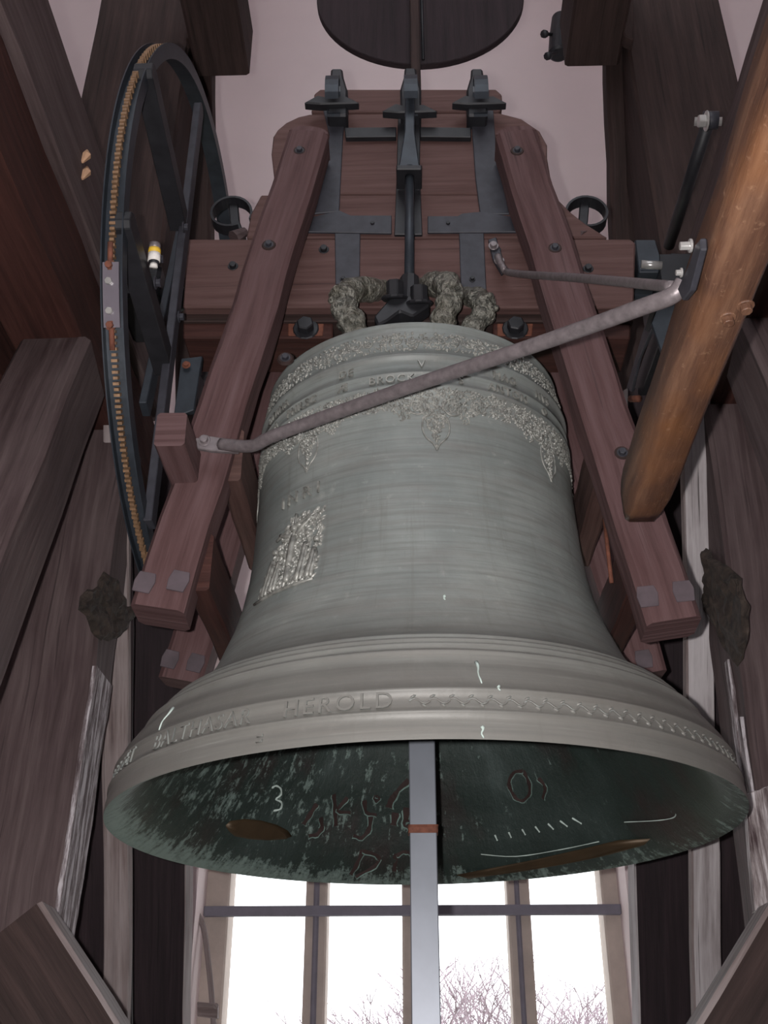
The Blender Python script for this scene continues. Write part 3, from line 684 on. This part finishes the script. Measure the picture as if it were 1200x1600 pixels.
# central eyebolt strap, flange and side cheeks
prism('centre_plate', pyl([(622, 172), (657, 172), (656, 262), (660, 366), (616, 366), (620, 262)], YF-.012), Y_*.012, 'black', yoke, .002)
bmp = spline([PY(x, y, Y) for x, y, Y in ((642, 112, 2.22), (640, 135, 2.17), (641, 170, 2.18), (640, 210, 2.195), (639, 250, 2.20))], 4)
prism('tapered_strap', [PY(x, y, 2.19) for x, y in ((634, 122), (648, 122), (648, 205), (655, 255), (657, 262), (622, 262), (624, 254), (632, 205))], Y_*.03, 'steel', yoke, .003)
prism('flange', [PY(x, y, 2.17) for x, y in ((619, 257), (659, 257), (659, 264), (619, 264))], Y_*.08, 'black', yoke, .003)
tube('centre_rod', [PY(640, 262, 2.2), PY(640, 350, 2.205), PY(639, 470, 2.2)], .0135, 'steel', yoke)
tube('rod_collar', [PY(640, 436, 2.2), PY(639, 478, 2.2)], [.026, .030], 'black', yoke, 10, False)
# clamp under the rod
prism('clamp_bar', pyl([(584, 494), (608, 466), (640, 462), (668, 458), (672, 476), (645, 494), (625, 486), (606, 500), (590, 508)], 2.17), Y_*.05, 'black', yoke, .005)
for x, y in ((617, 456), (655, 464)): bolt(PY(x, y+12, 2.18), V((0, -.45, .9)), .024, .05, yoke, 'black', 'clamp_nut')
# three hook bolts with wedges on top
def hook(xc, yt, off, slant):
    a = PY(xc, yt, 2.25); S = .0
    h = thing('eye_bolt', a, {526: 'black iron eye bolt with wedge on the top left of the yoke', 641: 'black iron eye bolt with wedge on the top centre of the yoke', 745: 'black iron eye bolt with wedge on the top right of the yoke'}[xc], 'eye bolt', 'eye bolts on top of the yoke')
    k = 1/540.
    def q(dx, dy, Y=2.22): return PY(xc+dx, yt+dy, Y)
    prism('cheek', [q(*p) for p in ((-10, 14), (-9, 0), (9, 0), (11, 14), (17, 34), (17, 74), (-15, 74), (-16, 34))], Y_*.09, 'black', h, .006)
    # loop band in front
    bm = bmesh.new(); ring_ = []
    n = 14
    for i in range(n+1):
        t = -.25*math.pi + 1.5*math.pi*i/n
        ring_.append(q(off, 44, 2.185) + V((0, -math.cos(t)*.04, math.sin(t)*.062)))
    pr = None
    for i, p in enumerate(ring_):
        o_ = (p - q(off, 44, 2.185)).normalized()*.008
        cur = [bm.verts.new(p - X_*.02), bm.verts.new(p + X_*.02), bm.verts.new(p + X_*.02 + o_), bm.verts.new(p - X_*.02 + o_)]
        if pr:
            for j in range(4): bm.faces.new((pr[j], pr[(j+1) % 4], cur[(j+1) % 4], cur[j]))
        else: bm.faces.new(cur)
        pr = cur
    bm.faces.new(pr[::-1]); finish(bm, 'loop', 'steel', h, Z_)
    y = 48 if xc != 641 else 62
    wdg = [(-46+off, y+6), (-24+off, y-6), (-10+off, y-3), (20+off, y-5), (42+off, y+6), (18+off, y+7), (-20+off, y+8)]
    prism('wedge', [q(dx, dy, 2.205) for dx, dy in wdg], Y_*.03, 'black', h, .004)
hook(526, 106, -6, 0); hook(641, 105, 1, 0); hook(745, 106, 6, 0)
# curled iron horns on the shoulders
def horn(xc, sgn, label):
    h = thing('curled_horn', PY(xc, 365, 2.3), label, 'iron curl', 'curled iron horns on the yoke shoulders')
    pts = []
    c = PY(xc, 334, 2.30); r = .062
    for i in range(22):
        t = (-.62 + 1.72*i/21)*math.pi; pts.append(c + V((sgn*math.cos(t)*r*(1-.1*i/21)*-1, -.0+.02*i/21, math.sin(t)*r)))
    bm = bmesh.new(); pr = None
    for i, p in enumerate(pts):
        t = (pts[min(i+1, 21)]-pts[max(i-1, 0)]).normalized(); nn = t.cross(Y_).normalized()*.0035
        cur = [bm.verts.new(p-nn-Y_*.02), bm.verts.new(p+nn-Y_*.02), bm.verts.new(p+nn+Y_*.02), bm.verts.new(p-nn+Y_*.02)]
        if pr:
            for j in range(4): bm.faces.new((pr[j], pr[(j+1) % 4], cur[(j+1) % 4], cur[j]))
        else: bm.faces.new(cur)
        pr = cur
    bm.faces.new(pr[::-1]); finish(bm, 'curl', 'black', h, X_)
    prism('stem', [PY(xc+a*sgn, b, 2.315) for a, b in ((-7, 308), (8, 308), (11, 345), (22, 372), (2, 374), (-4, 345))], Y_*.02, 'black', h, .003)
    bm = bmesh.new()
    tube_bm(bm, [PY(xc+sgn*2, 372, 2.29), PY(xc+sgn*20, 362, 2.3)], [.022, .014], 8); finish(bm, 'wood_chip', 'frame', h, X_)
horn(363, 1, 'curled black iron horn on the left shoulder of the yoke'); horn(915, -1, 'curled black iron horn on the right shoulder of the yoke')

# ---------------------------------------------------------------- arms
def arm(top, bot, Y0, Y1, label, name='yoke_arm', wd=.117, mat='arm'):
    a, b = PY(*top, Y0), PY(*bot, Y1); ax = (a-b).normalized(); U = ax.cross(Y_).normalized(); U = U if U.x > 0 else -U
    root = thing(name, b, label, 'yoke arm')
    W = U.cross(ax).normalized(); W = W if W.y > 0 else -W
    off = U*wd/2
    L = (a-b).length
    beam('arm_timber', b-off, a-off, U*wd, W*.1, mat, root, .012, 14, .0025)
    # rounded head
    bm = bmesh.new(); n = 12; f0 = []; f1 = []
    for i in range(n+1):
        t = math.pi*i/n; p = a + U*math.cos(t)*wd*.49 + ax*math.sin(t)*wd*.22
        f0.append(bm.verts.new(p + W*.003)); f1.append(bm.verts.new(p+W*.097))
    bm.faces.new(f0); bm.faces.new(f1[::-1])
    for i in range(n): bm.faces.new((f0[i], f0[i+1], f1[i+1], f1[i]))
    bm.faces.new((f0[0], f0[n], f1[n], f1[0]))
    finish(bm, 'arm_head', mat, root, ax)
    return root, a, b, U, W, ax
AL = arm((482, 205), (243, 948), 2.15, 2.06, 'front left dark red wooden yoke arm, slanting down beside the bell to a blunt end')
AR = arm((806, 205), (1054, 968), 2.15, 2.06, 'front right dark red wooden yoke arm, slanting down behind the lever beam')
RL = arm((487, 330), (281, 1062), 2.52, 2.62, 'rear left wooden yoke arm, half hidden behind front arm and bell')
RR = arm((793, 330), (1010, 1052), 2.52, 2.62, 'rear right wooden yoke arm, showing between bell and front arm')
for A_, pts in ((AL, [(279, 908), (226, 910)]), (AR, [(1012, 932), (1068, 924)]), (RL, [(266, 1030), (306, 1036)]), (RR, [(1006, 1030)])):
    root, a, b, U, W, ax = A_
    for px, py in pts:
        d = ray(px, py); n_ = W; t = (b-O).dot(n_)/d.dot(n_); c = O + d*t
        r_ = .021
        prism('end_patch', [c - W*.003 + U*x*r_ + ax*y*r_ for x, y in ((-1, -1.1), (.8, -1.2), (1.1, .2), (.9, 1.1), (-.8, 1.2), (-1.1, .1))], W*.005, 'patch', root, .001)
for A_, pts in ((AL, [(468, 236), (420, 383), (446, 560)]), (AR, [(808, 236), (867, 388), (972, 708)])):
    root, a, b, U, W, ax = A_
    for px, py in pts:
        d = ray(px, py); t = (b-O).dot(W)/d.dot(W); c = O + d*t
        bm = bmesh.new(); tube_bm(bm, [c+W*.003, c-W*.003], [.021, .017], 14); finish(bm, 'bolt_recess_disc', 'frame_dark', root, W)  # dark disc standing in for the shade in the bolt's recess
        bolt(c - W*.002, -W, .009, .01, root, 'strap')
# blocks and ties along the arms
root = AL[0]
z0 = PY(265, 705, 1.94); 
beam('end_block', V((PY(243, 705, 1.94).x, 1.92, z0.z)), V((PY(243, 705, 1.94).x, 2.24, z0.z)), X_*.066, Z_*.085, 'arm', root, .006, 4, .001)
for A_, x in ((AL, -.50), (AR, .47)):
    beam('tie_block', V((x if x < 0 else x-.0, 2.12, CZ+.97)), V((x, 2.66, CZ+.97)), X_*.05, Z_*.14, 'red', A_[0], .006, 5, .002)
    beam('tie_block', V((x*.9, 2.12, CZ+1.25)), V((x*.9, 2.6, CZ+1.25)), X_*.05, Z_*.14, 'armtop', A_[0], .006, 5, .002)
    tube('tie_screw', [V((x*.98, 2.28, CZ+1.05)), V((x*.98, 2.28, CZ+1.22))], .005, 'rust', A_[0])

# ---------------------------------------------------------------- lever beam and iron stays
lev = thing('lever_beam', V((.48, 1.98, CZ+1.05)), 'thick worn orange brown lever beam coming toward the camera at upper right', 'lever beam')
bm = bmesh.new(); x0, x1, z0, z1 = .434, .522, CZ+1.045, CZ+1.150; N = 40; rings = []
cs = [(.15, 0), (.85, 0), (.97, .12), (1, .3), (1, .8), (.85, 1), (.15, 1), (0, .85), (0, .25), (.04, .08)]
uvl = bm.loops.layers.uv.verify(); r3 = random.Random(5)
for i in range(N+1):
    Y = .25 + (1.985-.25)*i/N; k = 1 if i < N-1 else (.93 if i < N else .80); rg = []
    for x, z in cs:
        p = V((x0+(x1-x0)*(.5+(x-.5)*k), Y, z0+(z1-z0)*(.5+(z-.5)*k))); nz = noise.noise(V((p.x*14, p.y*5, p.z*14)))*.006
        p.x += nz; p.z += nz*.6; rg.append(bm.verts.new(p))
    rings.append(rg)
for i in range(N):
    for k in range(10):
        f = bm.faces.new((rings[i][k], rings[i][(k+1) % 10], rings[i+1][(k+1) % 10], rings[i+1][k])); f.smooth = True
bm.faces.new(rings[0]); bm.faces.new(rings[-1][::-1])
finish(bm, 'lever_timber', 'log', lev, Y_)
for px, py in ((1137, 497), (1165, 478)): 
    c = PZ(px, py, CZ+1.044); bolt(c, -Z_, .009, .012, lev, 'log', 'plug', 10)
rp = [PY(308, 692, 2.035), PY(345, 694, 2.03), PY(392, 697, 2.0), PY(425, 682, 1.96), PY(500, 654, 1.90), PY(650, 601, 1.75), PY(860, 531, 1.53), PY(1000, 481, 1.38), PY(1050, 462, 1.335), PY(1068, 442, 1.32)]
st = thing('stay_rod', rp[0], 'long dull grey iron rod crossing diagonally in front of the bell to the lever beam', 'iron rod')
tube('rod', spline(rp[1:], 6), .0143, 'rod', st, 14)
c = rp[0]; prism('flat_end', [PY(x, y, 2.03) for x, y in ((305, 684), (330, 681), (372, 688), (372, 706), (330, 704), (308, 700))], Y_*.012, 'rod', st, .002)
for x, y in ((319, 688), (348, 693)): bolt(PY(x, y, 2.03), -Y_, .010, .010, st, 'rod', 'bolt', 8)
rp2 = [PY(778, 400, 2.235), PY(786, 418, 2.22), PY(802, 427, 2.19), PY(900, 434, 1.84), PY(1000, 443, 1.50), PY(1050, 448, 1.35)]
st2 = thing('short_stay_rod', rp2[0], 'shorter slim grey iron rod from the yoke front to the lever beam joint', 'iron rod')
tube('rod', spline(rp2, 6), .0098, 'rod', st2, 12)
prism('flat_end', [PY(x, y, 2.245) for x, y in ((763, 374), (775, 370), (792, 420), (784, 428), (770, 404))], Y_*.012, 'strap', st2, .002)
for x, y in ((771, 384), (780, 407)): bolt(PY(x, y, 2.24), -Y_, .010, .010, st2, 'rod', 'bolt', 8)
prism('joint_plate', [PX(x, y, .418) for x, y in ((1066, 470), (1058, 452), (1076, 412), (1086, 382), (1094, 372), (1095, 390), (1086, 425), (1078, 455))], X_*.010, 'strap', lev, .002)
bolt(PX(1079, 384, .418), -X_, .007, .016, lev, 'zinc'); bolt(PX(1064, 426, .418), -X_, .005, .008, lev, 'zinc')

# ---------------------------------------------------------------- damper, bearing brackets (right)
dp = thing('damper_rod', PX(1107, 190, .83), 'black damper rod hinged on a bright bolt, in front of the upper right post', 'damper rod')
tube('damper_tube', [PX(1105, 196, .83), PX(1045, 384, .83)], .018, 'black', dp, 16)
tube('hinge_eye', [PX(1098, 188, .80), PX(1122, 188, .84)], .024, 'strap', dp, 12)
tube('hinge_bolt', [PX(1085, 190, .78), PX(1128, 190, .85)], .012, 'zinc', dp, 10); bolt(PX(1104, 189, .79), -X_, .018, .022, dp, 'zinc', 'nut')
bp = thing('bearing_bracket', V((.72, 2.4, CZ+1.8)), 'dark steel bearing bracket under the right end of the yoke', 'bearing bracket')
prism('gusset', pyl([(1048, 395), (1090, 398), (1092, 430), (1065, 470), (1052, 548), (1034, 552), (1018, 505), (1035, 460)], 2.36), Y_*.012, 'steel', bp, .002)
prism('end_plate', pyl([(992, 374), (1024, 374), (1032, 400), (1030, 425), (998, 425)], 2.29), Y_*.16, 'steel', bp, .003)
tube('plate_bolt', [PY(1002, 413, 2.27), PY(1034, 415, 2.27)], .012, 'zinc', bp, 10)
prism('angle_iron', [PX(x, y, .70) for x, y in ((1008, 505), (1022, 505), (998, 560), (986, 612), (978, 608))], X_*.01, 'strap', bp, .002)
prism('angle_iron', [PX(x, y, .73) for x, y in ((1026, 500), (1042, 500), (1018, 570), (1000, 618), (986, 612))], X_*.02, 'black', bp, .002)
box('bearing_block', V((.77, 2.42, CZ+2.03)), (.16, .22, .12), 'black', bp, .01)
tube('trunnion', [V((.60, 2.40, CZ+2.03)), V((.80, 2.40, CZ+2.03))], .035, 'steel', bp, 18)
tube('rusty_bolt', [PX(985, 623, .70), PX(999, 623, .72)], .011, 'rust', bp, 8)
# ================================================================ BELL WHEEL (left)
WX = -.620; WC = V((WX, 2.40, CZ+1.848)); WR = .783
wh = thing('chain_wheel', WC, 'large dark steel chain wheel seen almost edge-on at the left end of the yoke', 'bell wheel')
def wp(t, r, dx=0.): return V((WX+dx, WC.y + r*math.cos(t), WC.z + r*math.sin(t)))
def ringsec(name, sec, mat, seg=120):
    bm = bmesh.new(); rs = [[bm.verts.new(wp(2*math.pi*i/seg, r, dx)) for dx, r in sec] for i in range(seg)]; k = len(sec)
    for i in range(seg):
        for j in range(k): bm.faces.new((rs[i][j], rs[i][(j+1) % k], rs[(i+1) % seg][(j+1) % k], rs[(i+1) % seg][j]))
    return finish(bm, name, mat, wh, X_, smooth=False)
ringsec('wheel_rim', [(-.025, WR+.010), (-.022, WR+.010), (-.022, WR-.012), (.019, WR-.012), (.019, WR+.010), (.022, WR+.010), (.022, WR-.028), (.019, WR-.028), (.019, WR-.016), (-.022, WR-.016), (-.025, WR-.016)], 'steel')
bm = bmesh.new(); n = 410
for i in range(n):
    t = 2*math.pi*(i+.5)/n; c = wp(t, WR+.001, -.002); ax = V((0, -math.sin(t), math.cos(t))); rd = V((0, math.cos(t), math.sin(t)))
    mt = Matrix((X_, ax, rd)).transposed().to_4x4(); mt.translation = c
    bmesh.ops.create_cube(bm, size=1, matrix=mt @ Matrix.Diagonal((.013 if i % 2 else .010, .0062, .014, 1)))
stuff(finish(bm, 'drive_chain', 'brass', wh, X_))
def onrim(px, py): p = PX(px, py, WX); return math.atan2(p.z-WC.z, p.y-WC.y)
t0, t1 = onrim(176, 412), onrim(176, 512); 
if t0 < 0: t0 += 2*math.pi
if t1 < 0: t1 += 2*math.pi
bm = bmesh.new(); rs = []
for i in range(9):
    t = t0+(t1-t0)*i/8; rs.append([bm.verts.new(wp(t, WR+a, dx)) for a, dx in ((.010, -.018), (.016, -.018), (.016, .016), (.010, .016))])
for i in range(8):
    for j in range(4): bm.faces.new((rs[i][j], rs[i][(j+1) % 4], rs[i+1][(j+1) % 4], rs[i+1][j]))
bm.faces.new(rs[0]); bm.faces.new(rs[-1][::-1]); jp = finish(bm, 'chain_joiner', 'plastic', wh, Z_)
for k, mt in ((.05, 'rust'), (.3, 'zinc'), (.75, 'zinc'), (.96, 'rust')):
    t = t0+(t1-t0)*k; p = wp(t, WR+.014, -.004); bolt(p, V((0, math.cos(t), math.sin(t))), .008, .012, jp, mt, 'joiner_bolt')
for k in (-.10, 1.12):
    t = t0+(t1-t0)*k; tt = V((0, -math.sin(t), math.cos(t))); tube('tension_screw', [wp(t, WR+.012, -.003)-tt*.03, wp(t, WR+.012, -.003)+tt*.03], .006, 'rust', jp, 8)
def wbar(p0, p1, wd, X, name='spoke', th=.012, mat='black'):
    a, b = PX(*p0, X), PX(*p1, X); ax = (b-a).normalized(); sd = ax.cross(X_)*wd/2
    e = ax*wd*.3
    return prism(name, [a+sd, a+sd*.5-e, a-sd*.5-e, a-sd, b-sd, b+sd], X_*-th, mat, wh, .002, ax)
wbar((241, 112), (294, 352), .05, WX+.036, th=.045); wbar((207, 345), (272, 575), .05, WX+.036, th=.045)
wbar((316, 170), (240, 820), .045, WX+.037, 'channel_bar', .02, 'strap'); wbar((292, 350), (232, 640), .05, WX-.035, 'channel_bar', .02, 'steel')
for a in (20, -30, -75):      # spokes of the far half
    t = math.radians(a); p, q = wp(t, .08, .03), wp(t, WR-.03, .03); ax = (q-p).normalized(); sd = ax.cross(X_)*.035
    prism('spoke', [p+sd, p-sd, q-sd, q+sd], X_*-.012, 'black', wh, .002, ax)
for x, y in ((247, 405), (243, 442), (287, 355), (280, 495)): bolt(PX(x, y, WX+.04), X_, .010, .012, wh, 'strap')
bl = thing('bearing_bracket', V((-.72, 2.4, CZ+1.9)), 'dark steel bearing bracket at the left end of the yoke behind the wheel', 'bearing bracket')
box('bearing_block', V((-.77, 2.42, CZ+2.03)), (.12, .22, .12), 'black', bl, .01)
tube('trunnion', [V((-.60, 2.40, CZ+2.03)), V((-.80, 2.40, CZ+2.03))], .035, 'steel', bl, 18)
prism('end_plate', pyl([(283, 560), (316, 556), (303, 640), (271, 652)], 2.32), Y_*.02, 'steel', bl, .002)
bolt(PY(291, 570, 2.31), -Y_, .008, .008, bl, 'rust')
# small banded sensor
sn = thing('sensor', PX(241, 400, WX+.06), 'tiny sensor with yellow and white bands beside the wheel spokes', 'sensor')
pa, pb = PX(242, 381, WX+.05), PX(240, 418, WX+.05)
for nm, a, b, r_, mt in (('cap', 0, .22, .013, 'rod'), ('yellow_band', .22, .42, .014, 'yellow'), ('white_sleeve', .42, .75, .014, 'white'), ('black_ring', .75, .85, .012, 'black'), ('tip', .85, 1., .009, 'white')):
    tube(nm, [pa.lerp(pb, a), pa.lerp(pb, b)], r_, mt, sn, 12)

# ================================================================ HIGH UP: round disc, hanging fitting
DY = 2.80; dcn = PY(655, -66, DY); dr = abs(PY(807, 0, DY).x - PY(500, 0, DY).x)/2*1.06
ds = thing('round_disc', V((dcn.x, DY, dcn.z)), 'large round black disc on a wooden pole above the yoke', 'disc')
cz = PY(650, 100, DY).z + dr
bm = bmesh.new(); tube_bm(bm, [V((dcn.x, DY, cz)), V((dcn.x, DY+.03, cz))], dr, 72); finish(bm, 'disc_plate', 'frame_black', ds, Z_, .003)
px_ = (PY(641, 60, DY-.03).x, PY(656, 60, DY-.03).x)
beam('disc_pole', V((px_[0], DY-.03, CZ+2.05)), V((px_[0], DY-.03, cz+dr)), X_*(px_[1]-px_[0]), Y_*.03, 'frame_dark', ds, .003, 12, .001)
tube('disc_rib', [V((px_[1]+.012, DY-.003, cz-dr+.02)), V((px_[1]+.012, DY-.003, cz+dr))], .006, 'black', ds, 8)
beam('pole_foot', V((px_[0]-.1, 2.5, CZ+2.05)), V((px_[0]-.1, 2.86, CZ+2.05)), X_*.25, Z_*.06, 'frame_dark', ds, .004, 3, .001)
hf = thing('hanging_fitting', PY(873, 60, 3.3), 'small black cylindrical fitting with thumbscrews hanging on a rod at upper right', 'hanging fitting')
a, b = PY(877, 30, 3.3), PY(872, 84, 3.3); tube('fitting_body', [a+Z_*.01, a, a.lerp(b, .5), b, b-Z_*.008], [.035, .045, .048, .045, .034], 'black', hf, 20, False)
c = PY(885, 10, 3.3); tube('fitting_rod', [a, a + (c-a)*6, V(((a+(c-a)*6).x, 3.3, 9.8))], .010, 'black', hf, 8)
for p, q in (((866, 54), (849, 53)), ((868, 82), (855, 88))):
    A1, B1 = PY(*p, 3.28), PY(*q, 3.24); tube('thumbscrew', [A1, B1.lerp(A1, .25), B1.lerp(A1, .2), B1], [.008, .008, .018, .018], 'black', hf, 8)
